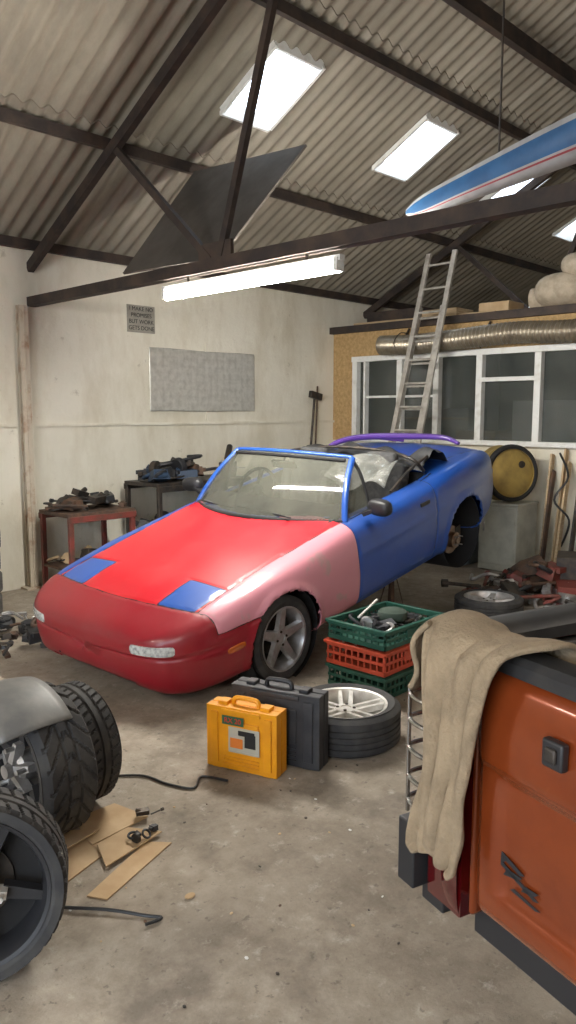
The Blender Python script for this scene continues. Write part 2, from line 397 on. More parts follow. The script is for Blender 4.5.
def secfn(x):
    w_,zb,zs,zc,zm=[f(x) for f in FN]
    cp=[(0,zb),(.55,zb),(.86,zb+(zm-zb)*.05),(.965,zb+(zm-zb)*.3),(1.0,zm),(.99,zm+(zs-zm)*.55),(.96,zm+(zs-zm)*.86),(.885,zs),(.74,zs+(zc-zs)*.35),(.5,zs+(zc-zs)*.72),(.25,zs+(zc-zs)*.94),(0,zc)]
    ts=[i/(len(cp)-1) for i in range(len(cp))]
    return pchip(ts,[p[0]*w_ for p in cp]),pchip(ts,[p[1] for p in cp])
def section(x,nt_):
    fy,fz=secfn(x)
    return [(fy(t),fz(t)) for t in [k/nt_ for k in range(nt_+1)]]
def nose_x(y,z):
    y=abs(y)
    def inside(x):
        h=section(x,44); wmax=0
        for (a,b) in zip(h[:-1],h[1:]):
            if (a[1]-z)*(b[1]-z)<=0 and abs(a[1]-b[1])>1e-6:
                t=(z-a[1])/(b[1]-a[1]); wmax=max(wmax,a[0]+(b[0]-a[0])*t)
        return wmax>y
    lo,hi=-.859,-.2
    for _ in range(18):
        m=(lo+hi)/2
        if inside(m): hi=m
        else: lo=m
    return hi
def body():
    X=[]
    for (a,b,n) in ((-.86,-.84,12),(-.84,-.76,14),(-.76,-.4,34),(-.4,2.9,270),(2.9,3.1,16),(3.1,3.16,12)):
        for i in range(n): X.append(a+(b-a)*i/n)
    X.append(3.16); NT=90
    V=[];
    for x in X:
        h=section(x,NT)
        V+=[(x,-y,z) for (y,z) in h]+[(x,y,z) for (y,z) in h[-2:0:-1]]
    M=2*NT
    AX=[(0,.29,.318),(2.265,.29,.318)]
    def arch(v):
        if abs(v[1])<.52: return None
        for (ax,az,R) in AX:
            if math.hypot(v[0]-ax,v[2]-az)<R: return (ax,az,R)
    def cock(v):
        x,y,z=v
        if z<.74: return False
        xf=.86-.32*(1-min(1,abs(y)/.66)**2)*.9
        return abs(y)<.665 and x>xf and x<2.03
    F_=[]
    for i in range(len(X)-1):
        for j in range(M):
            q=(i*M+j,i*M+(j+1)%M,(i+1)*M+(j+1)%M,(i+1)*M+j)
            if all(arch(V[k]) for k in q): continue
            if all(cock(V[k]) for k in q): continue
            c=[sum(V[k][t] for k in q)/4 for t in range(3)]
            if c[0]<-.62 and abs(c[1])<.40 and .19<c[2]<.275: continue
            F_.append(q)
    V2=list(V)
    used=set(k for q in F_ for k in q)
    for k in used:
        v=V[k]; a=arch(v)
        if a:
            dx,dz=v[0]-a[0],v[2]-a[1]; L=math.hypot(dx,dz) or 1
            V2[k]=(a[0]+dx/L*a[2],v[1],a[1]+dz/L*a[2])
    def fb(x,y,z):
        top=-.605+.14*abs(y)**2-x
        side=min(.53-z,.02-x)
        return max(top,side)
    def fh(x,y,z): return min(.655+.05*min(1,max(0,x))-abs(y),.86-.33*(1-min(1,abs(y)/.7)**2)-x,-fb(x,y,z),z-.5)
    def fl(x,y,z): 
        ay=abs(y); return min(ay-.355,.64-ay+.06*(x+.4),-fb(x,y,z)-.004,-.29-x,z-.45)
    def ff(x,y,z): return min(-y-.3,.775-x,-fb(x,y,z))
    def fd(x,y,z): return min(x-.78,1.80-x+.12*(z-.5),z-.23)
    def ft(x,y,z): return min(.60-abs(y),x-2.28,3.02-x,z-.6)
    V3=[]
    for v in V2:
        x,y,z=v
        dy=0;dz=0;dx=0
        for ax in (0,2.265):
            d=math.hypot(x-ax,z-.29)-.318
            if abs(y)>.6 and 0<=d<.05 and z<.75: dy+=.014*(1-d/.05)
        for fn in (fb,fh,fl,fd,ft):
            a=abs(fn(*v))
            if a<.009:
                if z>.6 and abs(y)<.7: dz-=.006
                else: dy-=.006
                break
        b_=fb(*v)
        if b_>.008 and x<-.4:
            k=1-min(1,abs(z-.455)/.012); dx-=.010; 
            if z>.35 and k>0: dx+=.010*k; dy-=.008*k
        if x>.8 and abs(y)>.7: dy+=.006*max(0,1-abs(z-(.56+.03*x))/.03)
        s=1 if y>0 else -1
        V3.append((x+dx,y+s*dy,z+dz))
    me=bpy.data.meshes.new('body_shell'); o=Vector((CX,CY,0))
    me.from_pydata([(MC@Vector(v))-o for v in V3],[],F_)
    def A(name,fn):
        a=me.attributes.new(name,'FLOAT','POINT'); a.data.foreach_set('value',[fn(*v) for v in V2])
    for n_,fn in (('f_bump',fb),('f_hood',fh),('f_lamp',fl),('f_fend',ff),('f_door',fd),('f_trunk',ft)): A(n_,fn)
    m=bpy.data.materials.new('mixed_panel_paint'); m.use_nodes=True; nt=m.node_tree; N=nt.nodes; L=nt.links; b=N['Principled BSDF']
    def attr(n_):
        a=N.new('ShaderNodeAttribute'); a.attribute_name=n_; return a.outputs['Fac']
    def math_(op,a,bb):
        q=N.new('ShaderNodeMath'); q.operation=op
        for k,t in enumerate((a,bb)):
            if isinstance(t,(int,float)): q.inputs[k].default_value=t
            else: L.new(t,q.inputs[k])
        return q.outputs[0]
    tc=N.new('ShaderNodeTexCoord'); nz=N.new('ShaderNodeTexNoise'); nz.inputs['Scale'].default_value=7; nz.inputs['Detail'].default_value=8; L.new(tc.outputs['Object'],nz.inputs['Vector'])
    def col(c,d=.82):
        x=N.new('ShaderNodeMix'); x.data_type='RGBA'; L.new(nz.outputs[0],x.inputs[0]); x.inputs[6].default_value=(*c,1); x.inputs[7].default_value=(c[0]*d,c[1]*d,c[2]*d,1); return x.outputs[2]
    def mix(a,bb,fac):
        x=N.new('ShaderNodeMix'); x.data_type='RGBA'; L.new(fac,x.inputs[0]); L.new(a,x.inputs[6]); L.new(bb,x.inputs[7]); return x.outputs[2]
    blue=col((.012,.075,.36)); pink=col((.66,.265,.32),.88)
    n3=N.new('ShaderNodeTexNoise'); n3.inputs['Scale'].default_value=5; n3.inputs['Detail'].default_value=9; L.new(tc.outputs['Object'],n3.inputs['Vector'])
    r3=N.new('ShaderNodeValToRGB'); r3.color_ramp.elements[0].position=.60; r3.color_ramp.elements[1].position=.66; L.new(n3.outputs[0],r3.inputs[0])
    pink=mix(pink,col((.42,.36,.32)),math_('MULTIPLY',r3.outputs[0],.5))
    c=mix(blue,pink,math_('GREATER_THAN',attr('f_fend'),0))
    c=mix(c,col((.55,.006,.018),.9),math_('GREATER_THAN',attr('f_hood'),0))
    c=mix(c,col((.27,.003,.014),.85),math_('GREATER_THAN',attr('f_bump'),0))
    c=mix(c,col((.02,.09,.38)),math_('GREATER_THAN',attr('f_lamp'),0))
    gapf=None
    for n_ in ('f_bump','f_hood','f_lamp','f_door','f_trunk'):
        g_=math_('LESS_THAN',math_('ABSOLUTE',attr(n_),0),.0034)
        gapf=g_ if gapf is None else math_('MAXIMUM',gapf,g_)
    kb=N.new('ShaderNodeRGB'); kb.outputs[0].default_value=(.012,.01,.01,1)
    c=mix(c,kb.outputs[0],gapf)
    n4=N.new('ShaderNodeTexNoise'); n4.inputs['Scale'].default_value=2.2; n4.inputs['Detail'].default_value=10; n4.inputs['Roughness'].default_value=.7; L.new(tc.outputs['Object'],n4.inputs['Vector'])
    r4=N.new('ShaderNodeValToRGB'); r4.color_ramp.elements[0].position=.45; r4.color_ramp.elements[1].position=.75; L.new(n4.outputs[0],r4.inputs[0])
    c=mix(c,col((.42,.36,.30)),math_('MULTIPLY',r4.outputs[0],.06))
    L.new(c,b.inputs['Base Color']); 
    rr=N.new('ShaderNodeMapRange'); rr.inputs[3].default_value=.28; rr.inputs[4].default_value=.48; L.new(n4.outputs[0],rr.inputs[0]); L.new(rr.outputs[0],b.inputs['Roughness'])
    b.inputs['Coat Weight'].default_value=.35; b.inputs['Coat Roughness'].default_value=.1
    me.materials.append(m)
    me.polygons.foreach_set('use_smooth',[True]*len(me.polygons)); me.update()
    ob=bpy.data.objects.new('body_shell',me); C.objects.link(ob); ob.parent=car; 
    md=ob.modifiers.new('s','SOLIDIFY'); md.thickness=.012; md.offset=-1
    return m
paint=body()
bluep=mat('car_blue',(.012,.075,.36),.35,coat=.4)
cabin=mat('cabin_trim',(.025,.025,.028),.7,col2=(.06,.058,.055),scale=10)
g=MB(MC)
for ax in (0,2.265):
    for s in (-1,1):
        T=Matrix.Translation((ax,s*.80,.29))@Matrix.Rotation(rad(90)*s,4,'X')
        g.lathe([(.319,0.0),(.325,.32),(.0,.33)] ,blackm,T,40)
g.box((-.66,0,.24),(.02,.9,.10),blackm)
g.grid(lambda u,v:(-.60,-.42+.84*v,.20+.09*u),2,2,blackm)
xa,xb,yy,zb=.55,2.04,.668,.24
g.add([(xa,-yy,zb),(xb,-yy,zb),(xb,yy,zb),(xa,yy,zb),(xa,-yy,.80),(xb,-yy,.855),(xb,yy,.855),(xa,yy,.80)],[(0,1,2,3),(0,1,5,4),(2,3,7,6),(1,2,6,5),(3,0,4,7)],cabin)
g.box((.83,0,.76),(.36,1.30,.16),cabin,(0,rad(-8),0)); g.box((1.25,0,.42),(1.2,.2,.3),cabin)
g.build('cabin_tub',car,bevel=.01)
g=MB(MC)
seatm=mat('seat_fabric',(.05,.05,.052),.9,col2=(.09,.088,.085),scale=20)
for s in (-.34,.34):
    g.box((1.45,s,.42),(.5,.46,.16),seatm,(0,rad(-8),0)); g.box((1.78,s,.70),(.14,.46,.58),seatm,(0,rad(18),0)); g.box((1.87,s,.98),(.10,.26,.16),seatm,(0,rad(14),0))
    g.box((1.72,s-.2,.66),(.16,.08,.46),seatm,(0,rad(18),0)); g.box((1.72,s+.2,.66),(.16,.08,.46),seatm,(0,rad(18),0))
g.build('seats',car,bevel=.035,seg=3)
g=MB(MC)
T=TR((1.12,.34,.86),(0,rad(-65),0))
g.lathe([(.185+.014*math.cos(a*pi/4),.014*math.sin(a*pi/4)) for a in range(8)],black,T,40,closed=True)
for a in (0,2.1,4.2): g.add([(.0,-.015,-.01),(.18,-.015,-.01),(.18,.015,-.01),(0,.015,-.01),(.0,-.015,.01),(.18,-.015,.01),(.18,.015,.01),(0,.015,.01)],[(3,2,1,0),(4,5,6,7),(0,1,5,4),(1,2,6,5),(2,3,7,6),(3,0,4,7)],black,T@Matrix.Rotation(a,4,'Z'))
g.sph((1.12,.34,.86),(.05,.05,.05),black); g.cyl((1.12,.34,.86),(.85,.34,.74),.03,black)
g.box((1.08,0,1.12),(.02,.22,.06),black,(0,rad(-20),0)); g.cyl((1.08,0,1.14),(1.1,0,1.18),.008,black)
g.build('steering_wheel',car)
def wbase(u): s=2*u-1; return Vector((.535+.28*abs(s)**2.1,.70*s,.852-.045*abs(s)**2))
def whead(u): s=2*u-1; return Vector((1.10+.075*abs(s)**2,.545*s,1.215-.03*abs(s)**2))
glass=mat('dusty_windscreen',(.13,.13,.105),.06,col2=(.075,.078,.065),scale=3,alpha=.68)
def wp(u,v):
    p=wbase(u).lerp(whead(u),v); p.x-=.03*math.sin(pi*v); p.z+=.015*math.sin(pi*v); return p
g=MB(MC); g.grid(wp,24,10,glass); g.build('windscreen_glass',car)
g=MB(MC)
g.tube([wp(0,v/8)+Vector((0,-.008,0)) for v in range(9)],.022,bluep,12,flat=.8); g.tube([wp(1,v/8)+Vector((0,.008,0)) for v in range(9)],.022,bluep,12,flat=.8)
g.tube([whead(u/16)+Vector((.01,0,.003)) for u in range(17)],.020,bluep,12,flat=.8)
g.build('windscreen_frame',car)
g=MB(MC)
g.tube([wbase(u/16)+Vector((0,0,.002)) for u in range(17)],.016,blackm,8)
g.tube([wp(.03+.94*u/16,.94)+Vector((-.006,0,.004)) for u in range(17)],.014,blackm,8)
g.tube([(.60,-.42,.87),(.62,-.15,.885),(.63,.1,.89)],.006,black,6); g.tube([(.60,.10,.885),(.64,.35,.88),(.70,.55,.87)],.006,black,6)
for s in (-1,1):
    g.tube([wbase(0 if s<0 else 1)+Vector((.06,s*.01,-.0)),(1.13,s*.70,.815)],.010,blackm,8); g.tube([(1.13,s*.70,.81),(1.16,s*.63,1.05),whead(0 if s<0 else 1)+Vector((0,s*.01,-.02))],.012,blackm,8,smooth=4)
    g.tube([(1.13,s*.695,.81),(1.4,s*.70,.812),(1.8,s*.70,.83),(2.0,s*.69,.86)],.012,blackm,8)
g.build('wipers_and_seals',car)
g=MB(MC)
for s in (-1,1):
    g.add([wbase(0 if s<0 else 1)+Vector((.04,0,0)),Vector((1.13,s*.70,.815)),Vector((1.16,s*.63,1.05)),whead(0 if s<0 else 1)],[(0,1,2,3)],glass)
g.build('quarter_glass',car)
lens=mat('lamp_lens',(.55,.58,.57),.1,col2=(.25,.27,.28),scale=40,coat=1)
amber=mat('amber_lens',(.45,.09,.01),.25,coat=.8)
g=MB(MC)
def patch(y0,y1,z0,z1,off,m,s,rnd=.0):
    def fn(u,v):
        zz=z0+(z1-z0)*v; e=abs(2*v-1)**4*rnd
        yy=y0+e+(y1-y0-2*e)*u
        x=nose_x(yy,zz); edge=min(u,1-u,v,1-v); return (x-off*min(1,edge*8)-.006,s*yy*(1.004+.25*off*min(1,edge*8)),zz)
    g.grid(fn,22,8,m)
for s in (-1,1):
    patch(.36,.715,.460,.548,.014,black,s,.03); patch(.385,.695,.469,.540,.022,lens,s,.03)
    g.sph((-.42,s*.800,.41),(.07,.012,.022),amber,16,(0,0,rad(-7)*-s),e=.6)
    g.sph((.44,s*.823,.62),(.022,.008,.026),black,16)
g.sph((-.845,.30,.30),(.03,.014,.014),blackm,12)
g.build('lamps',car)
g=MB(MC)
for s in (-1,1):
    g.sph((.96,s*.90,.90),(.05,.095,.06),black,20,(0,0,rad(12)*s),e=.7); g.beam((.95,s*.78,.84),(.95,s*.86,.88),.06,.03,black)
    g.box((1.66,s*.832,.72),(.13,.012,.03),black)
g.build('door_mirrors',car,bevel=.004)
clothb=mat('black_vinyl',(.015,.015,.017),.5,col2=(.05,.05,.05),scale=9)
plas=mat('clear_plastic_window',(.40,.40,.37),.12,col2=(.10,.11,.10),scale=5,alpha=.5)
g=MB(MC)
g.grid(lambda u,v:(1.92+.42*u+.02*math.sin(v*19),-.66+1.32*v,.90+.10*math.sin(pi*u)*(1+.35*math.sin(v*23)+.3*math.sin(v*11+2))+.015*math.sin(u*17+v*9)),24,60,clothb)
g.tube([(1.95,-.66,.90),(1.85,-.62,1.02),(1.95,-.3,1.05),(1.92,.2,1.06),(1.9,.62,1.0),(2.0,.66,.9)],.014,darkm,8,smooth=6)
g.tube([(1.5,-.64,.84),(1.75,-.66,.96),(2.05,-.64,1.0)],.012,darkm,8,smooth=4)
g.build('folded_soft_top',car)
g=MB(MC); g.grid(lambda u,v:(1.45+.45*u,-.62+.55*v,.88+.14*math.sin(u*pi*.8)+.05*math.sin(v*8+u*4)),16,16,plas); g.build('soft_top_window',car,solid=.004)
MW=Matrix.Translation((CX,CY,0))@Matrix.Rotation(YAW,4,'Z')
for s,nm in ((-1,'front_wheel_1'),(1,'front_wheel_2')):
    T=MW@Matrix.Translation((0,s*.782,.287))@Matrix.Rotation(rad(90) if s<0 else rad(-90),4,'X')
    g=wheel(T,R=.287,W=.2,rimR=.203,rimM=silver,kind='five',n=80); g.build(nm,car)
g=MB(MC)
for s in (-1,1):
    T=Matrix.Translation((2.265,s*.70,.20))@Matrix.Rotation(rad(90) if s<0 else rad(-90),4,'X')
    g.lathe([(0,-.02),(.125,-.02),(.125,.0),(.07,.0),(.07,.045),(.03,.05),(.03,.07),(0,.07)],mat('disc_steel',(.30,.24,.19),.45,.6,col2=(.16,.09,.05),scale=9),T,40)
    for k in range(4): g.lathe([(.006,.04),(.006,.085),(0,.085)],galv,T@Matrix.Translation((.05*math.cos(k*pi/2+.6),.05*math.sin(k*pi/2+.6),0)),8)
    g.box((2.38,s*.66,.22),(.09,.09,.14),darkm); g.cyl((2.265,s*.66,.2),(2.265,0,.24),.025,darkm); g.beam((2.2,s*.62,.13),(2.0,s*.2,.22),.05,.03,darkm)
    g.cyl((2.3,s*.6,.2),(2.33,s*.55,.6),.03,darkm)
    g.box((1.3,s*.45,.17),(1.8,.06,.07),darkm)
g.build('rear_hubs',car,bevel=.003)
pm=mat('purple_paint',(.10,.04,.26),.35,coat=.4)
g=MB(MC)
g.tube([(2.20,.50,.93),(2.35,.42,1.00),(2.6,.30,1.0),(2.85,.02,.965),(3.02,-.25,.93),(2.99,-.42,.885)],lambda t:.016+.016*math.sin(pi*t),pm,10,smooth=6)
g.tube([(2.2,.55,.90),(2.4,.50,.96),(2.75,.40,.95),(3.0,.15,.88)],.014,pm,10,smooth=6)
g.build('purple_trim_strip',car)
def stand(x,y,h):
    g=MB()
    for a in range(4):
        t=a*pi/2+pi/4; g.beam((x+.13*math.cos(t),y+.13*math.sin(t),.0),(x+.03*math.cos(t),y+.03*math.sin(t),h-.1),.03,.006,rusty)
    g.cyl((x,y,h-.2),(x,y,h-.03),.02,darkm); g.box((x,y,h-.015),(.1,.05,.03),darkm); g.box((x,y,.06),(.19,.19,.01),rusty)
    g.build('jack_stand')
for lx,ly in ((1.75,-.45),(1.75,.45)):
    p=MC@Vector((lx,ly,.13)); stand(p.x,p.y,p.z)
# ---------------------------------------------------------------- PICKUP TRUCK
MT=Matrix.Translation((1.474,.935,0))@Matrix.Rotation(rad(-17.3),4,'Z')
truck=empty('pickup_truck',(1.474,.935,0))
orange=mat('burnt_orange_paint',(.235,.045,.010),.25,.35,col2=(.19,.034,.008),scale=6,coat=.8)
liner=mat('bed_liner',(.014,.014,.015),.55,col2=(.03,.028,.026),scale=10)
g=MB(MT)
# pressed tailgate skin: curved profile with upper swage and a shallow lower recess
pz=[.640,.655,.68,.715,.735,.76,.90,.985,1.005,1.03,1.08,1.15,1.19,1.212,1.222]
px_=[.030,.004,-.012,-.014,-.004,.000,-.004,-.004,-.016,-.022,-.024,-.018,-.010,.006,.030]
ftg=pchip(pz,px_)
def tg(u,v):
    z=.640+.582*v; s=.135+1.33*u; e=min(u,1-u)
    ed=.030*max(0,1-e/.010)**2
    rec=ftg(z); 
    if .72<z<1.01 and e<.07: 
        k=min(1,max(0,(.07-e)/.02)); rec=rec*(1-k)+(-.015)*k
    return (rec+ed,-s,z)
g.grid(tg,90,80,orange)
g.box((.055,-.80,.93),(.045,1.33,.56),orange)
# rounded rear corner posts
for (y,s) in ((-.065,1),(-1.535,-1)):
    g.box((.09,y,.93),(.18,.125,.62),orange)
for y in (-.05,-1.55): g.box((.80,y,.93),(1.6,.05,.60),orange)
g.build('bed_panels',truck,bevel=.014,seg=3)
g=MB(MT)
def capbar(p,q,w,h):
    p=Vector(p);q=Vector(q); d=(q-p).normalized(); n=Vector((0,0,1)).cross(d)
    prof=[(-w/2,-h*.5),(-w/2,h*.1),(-w*.36,h*.42),(-w*.15,h*.5),(w*.15,h*.5),(w*.36,h*.42),(w/2,h*.1),(w/2,-h*.5)]
    k=len(prof); vs=[p+n*a+Vector((0,0,b)) for a,b in prof]+[q+n*a+Vector((0,0,b)) for a,b in prof]
    g.add(vs,[(i,(i+1)%k,k+(i+1)%k,k+i) for i in range(k)]+[tuple(range(k))[::-1],tuple(range(k,2*k))],liner)
capbar((.040,-.12,1.238),(.040,-1.48,1.238),.085,.045)
for y in (-.055,-1.545): capbar((.0,y,1.255),(1.6,y,1.255),.115,.045)
g.build('bed_caps',truck)
g=MB(MT)
g.box((.8,-.80,.72),(1.5,1.35,.04),liner); g.box((.8,-.10,.97),(1.5,.04,.5),liner); g.box((.8,-1.50,.97),(1.5,.04,.5),liner); g.box((1.55,-.80,.97),(.05,1.45,.55),liner); g.box((.095,-.80,.97),(.03,1.3,.5),liner)
for k in range(10): g.box((.8,-.25-.12*k,.745),(1.45,.04,.012),liner)
for k in range(7): g.box((.2+.2*k,-.122,.97),(.05,.012,.42),liner)
g.box((.6,-.24,.83),(.5,.22,.22),liner); g.box((.6,-1.36,.83),(.5,.22,.22),liner)
g.box((1.7,-.8,.55),(3.2,.9,.12),blackm)
g.build('bed_liner',truck,bevel=.008)
g=MB(MT)
redl=mat('tail_lens_red',(.06,.002,.003),.08,coat=1); lens2=mat('tail_lens_clear',(.35,.30,.28),.1,coat=1)
for y,s in ((-.06,1),(-1.54,-1)):
    def lampf(u,v):
        a=u*pi/2*1.15-.15; z=.62+.44*v
        e=.012*(abs(2*v-1)**6)
        return (-.034+e+.075*(1-math.cos(max(0,a))),y+s*(-.055+.118*min(1,math.sin(max(0,a))**.8+ .0)+.004),z)
    g.grid(lampf,16,24,redl)
    g.box((.0,y,.84),(.05,.114,.43),redl)
    g.box((-.030,y-.005*s,.90),(.012,.085,.055),lens2)
g.build('tail_lamps',truck,bevel=.008,seg=3)
g=MB(MT)
g.box((.14,-.80,.56),(.12,1.5,.09),black); g.box((.05,.04,.71),(.22,.06,.16),black); g.box((.05,-1.64,.71),(.22,.06,.16),black); g.box((.08,.01,.61),(.16,.08,.08),black)
g.box((-.034,-.37,1.115),(.02,.05,.055),black); g.box((-.046,-.37,1.115),(.01,.028,.03),darkm)
g.box((.3,-.8,.42),(.08,.08,.2),darkm)
g.build('rear_bumper',truck,bevel=.012,seg=3)
g=MB(MT)
chrome=mat('guard_chrome',(.4,.4,.4),.25,1)
for z in (.84,.90,.97,1.04,1.10):
    g.tube([(.08,.0,z),(.05,.042,z),(.0,.060,z),(-.045,.052,z),(-.062,.01,z),(-.058,-.03,z),(-.03,-.03,z)],.0055,chrome,8,smooth=5)
g.tube([(.055,.038,.79),(.055,.038,1.13)],.006,chrome,8); g.tube([(-.05,.048,.81),(-.05,.048,1.12)],.005,chrome,8)
g.build('lamp_guards',truck)
def cab():
    g=MB(MT)
    T=Matrix(((1,0,0,0),(0,0,1,0),(0,1,0,0),(0,0,0,1)))
    g.prism([(1.62,.5),(1.62,1.25),(1.75,1.72),(2.1,1.78),(2.95,1.76),(3.55,1.2),(4.7,1.08),(4.8,.95),(4.8,.5),(4.4,.5),(4.3,.8),(3.8,.8),(3.7,.5)],-1.58,-.02,orange,T)
    g.build('cab_body',truck,bevel=.04,seg=3)
    g=MB(MT)
    for y in (-.012,-1.588): g.prism([(1.75,1.25),(1.85,1.66),(2.3,1.70),(2.3,1.25)],y-.008,y+.008,gl,T); g.prism([(2.38,1.25),(2.38,1.7),(2.9,1.68),(3.35,1.25)],y-.008,y+.008,gl,T)
    g.box((1.66,-.8,1.46),(.02,1.2,.34),gl,(0,rad(15),0)); g.box((3.26,-.8,1.49),(.02,1.3,.66),gl,(0,rad(-48),0))
    g.build('cab_glass',truck)
    for i,(x,y,s) in enumerate(((.95,-.17,1),(.95,-1.43,-1),(4.05,-.17,1),(4.05,-1.43,-1))):
        w_=wheel(MT@Matrix.Translation((x,y,.37))@Matrix.Rotation(rad(-90)*s,4,'X'),R=.37,W=.24,rimR=.21,kind='five',n=40); w_.build('truck_wheel_%d'%(i+1),truck)
cab()
g=MB(MT@Matrix(((0,0,-1,-.0060),(-1,0,0,0),(0,1,0,0),(0,0,0,1))))
for (x,z,L_,t,sl) in ((.19,.83,.08,.010,-.30),(.20,.808,.11,.007,-.32),(.225,.785,.04,.018,.2),(.275,.775,.035,.016,.25),(.195,.80,.03,.024,.4),(.245,.762,.07,.007,-.1)):
    g.prism([(x,z),(x+L_,z+L_*sl),(x+L_+.012,z+L_*sl+t*.6),(x+.01,z+t)],0,.0012,blackm)
g.build('decal_graphic',truck,smooth=False)
def text(s,size,T,m,name,parent=None,ext=.0008):
    cu=bpy.data.curves.new(name,'FONT'); cu.body=s; cu.size=size; cu.extrude=ext; cu.align_x='CENTER'; cu.align_y='CENTER'
    o=bpy.data.objects.new('tmp',cu); C.objects.link(o); bpy.context.view_layer.update()
    me=bpy.data.meshes.new_from_object(o.evaluated_get(bpy.context.evaluated_depsgraph_get())); bpy.data.objects.remove(o)
    me.transform(Matrix.Translation(-parent.matrix_world.translation)@T if parent else T); me.name=name; me.materials.clear(); me.materials.append(m)
    ob=bpy.data.objects.new(name,me); C.objects.link(ob)
    if parent is not None: ob.parent=parent
    return ob
beige=mat('beige_fleece',(.27,.205,.13),.95,col2=(.20,.15,.095),scale=16,bump=.35,bscale=120)
def cover():
    g=MB(MT)
    pts=[(.15,1.07,.08,.24),(.13,1.18,.05,.27),(.105,1.268,.02,.30),(.05,1.285,-.0,.31),(-.005,1.278,.0,.285),(-.044,1.235,.01,.235),(-.052,1.12,.02,.205),(-.056,1.0,.03,.185),(-.056,.92,.02,.165),(-.058,.84,.0,.16),(-.060,.785,-.005,.155),(-.060,.765,.02,.14)]
    n=len(pts)-1; ts=[i/n for i in range(n+1)]
    fx,fz,fa,fb_=[pchip(ts,[p[k] for p in pts]) for k in range(4)]
    def fn(u,v):
        s=fa(u)+(fb_(u)-fa(u))*v
        wv=.012*math.sin(v*9+u*5)*(1 if u>.35 else .3)+.006*math.sin(v*17-u*8)
        return (fx(u)-abs(wv)*1.4-.004,-s,fz(u)+(.010*math.sin(v*7+1) if u<.45 else 0)-(.02*(v-.5)**2*4 if u>.9 else 0))
    g.grid(fn,60,30,beige)
    def fn2(u,v):
        a=v; x=-.060+.155*a; y=.034*math.sin(pi*a)+.030
        d=(.22-.10*abs(a-.25)*2)*u
        return (x-.01*math.sin(u*6),y+.014*math.sin(u*7+a*6)*u+.005-.06*(1-u)**3,1.285-d)
    g.grid(fn2,24,20,beige)
    g.build('seat_cover',solid=.014,sub=1)
cover()
# ---------------------------------------------------------------- tool cases
def case(c,ang,W,D,H,m,m2,ribs):
    T=TR(c,(0,0,ang)); g=MB(T)
    g.box((0,-D*.26,H/2),(W,D*.46,H-.01),m); g.box((0,D*.26,H/2),(W,D*.46,H-.01),m); g.box((0,0,H/2),(W-.012,D*.1,H-.02),m2)
    for s in (-1,1):
        y=s*D*.5
        g.box((0,y,H*.55),(W*.5,.012,H*.46),m)
        for k in (-1,1): g.box((k*W*.38,y,H*.5),(W*.10,.014,H*.8),m)
        for k in range(ribs): g.box((0,y,H*(.10+.055*k)),(W*.5,.012,H*.022),m)
        g.box((0,y,H*.93),(W*.55,.014,H*.06),m)
    for k in (-1,1):
        g.box((k*W*.30,-D*.02,H+.002),(.05,D*.5,.02),m2); g.box((k*W*.36,0,.006),(.05,D*.9,.012),m2)
    g.tube([(-.07,0,H-.01),(-.065,0,H+.02),(-.04,0,H+.03),(.04,0,H+.03),(.065,0,H+.02),(.07,0,H-.01)],.012,m2,10,smooth=4)
    return g,T
yel=mat('yellow_plastic',(.78,.33,.008),.4,col2=(.68,.27,.008),scale=8)
greyb=mat('graphite_plastic',(.02,.022,.026),.5,col2=(.04,.04,.043),scale=10)
g,T=case((2.465,2.665,0),rad(-71.1),.385,.115,.325,yel,yel,3)
g.box((.02,-.0655,.165),(.17,.003,.13),mat('label_white',(.45,.43,.36),.4)); g.box((-.04,-.0665,.26),(.12,.003,.045),mat('label_green',(.03,.10,.05),.5)); g.box((.055,-.0675,.17),(.06,.003,.07),black); g.box((.035,-.068,.205),(.09,.003,.025),black); g.box((-.02,-.0675,.15),(.07,.003,.05),mat('label_orange',(.7,.2,.03),.5))
yc=g.build('power_tool_case',bevel=.008)
bpy.context.view_layer.update()
text('RX 20',.036,T@Matrix.Translation((-.04,-.0695,.26))@Matrix.Rotation(rad(90),4,'X'),mat('label_red',(.6,.03,.02),.5),'label_text',yc)
g,T=case((2.650,2.62,0),rad(-71.1),.49,.12,.385,greyb,black,4); g.build('tool_case',bevel=.01)
# ---------------------------------------------------------------- loose wheels & tyres
wheel(axisT((3.085,2.545,.105),(0,0,1),.4),R=.295,W=.21,rimR=.212,rimM=alloyw,kind='twin',n=80).build('alloy_wheel')
wheel(axisT((5.85,3.25,.095),(0,0,1)),R=.29,W=.19,rimR=.2,rimM=silver,kind='five').build('alloy_wheel')
wheel(axisT((.925,2.26,.285),(-.52,-.85,.10),.5),R=.285,W=.19,rimR=.225,rimM=black,kind='deep',tread='block',hubM=alloyw).build('black_alloy_wheel')
wheel(axisT((1.44,2.86,.315),(-.93,-.05,.0)),R=.315,W=.25,rimR=.23,rimM=black,kind='deep',tread='vee').build('car_tyre')
wheel(axisT((1.70,2.99,.272),(-.93,-.05,0)),R=.268,W=.17,rimR=.2,kind='deep',tread='block').build('car_tyre')
for k in range(5):
    wheel(axisT((2.72+.01*(k%2),6.48,.1+.19*k),(0,0,1)),R=.30,W=.185,rimR=.2,tyM=rubber_dusty,kind='none').build('stacked_tyre')
greyp=mat('grey_moulding',(.12,.12,.115),.5,col2=(.18,.175,.16),scale=9)
nrm=Vector((-.93,-.05,0)).normalized(); side=Vector((0,0,1)).cross(nrm)
g=MB()
g.grid(lambda u,v:tuple(Vector((1.44,2.86,.315))+nrm*(-.04+.30*v)+ (side*math.sin(rad(-35+80*u))+Vector((0,0,1))*math.cos(rad(-35+80*u)))*(.345+.02*math.sin(pi*v)-.02*v)),24,8,greyp)
g.build('wheel_arch_moulding',solid=.008)
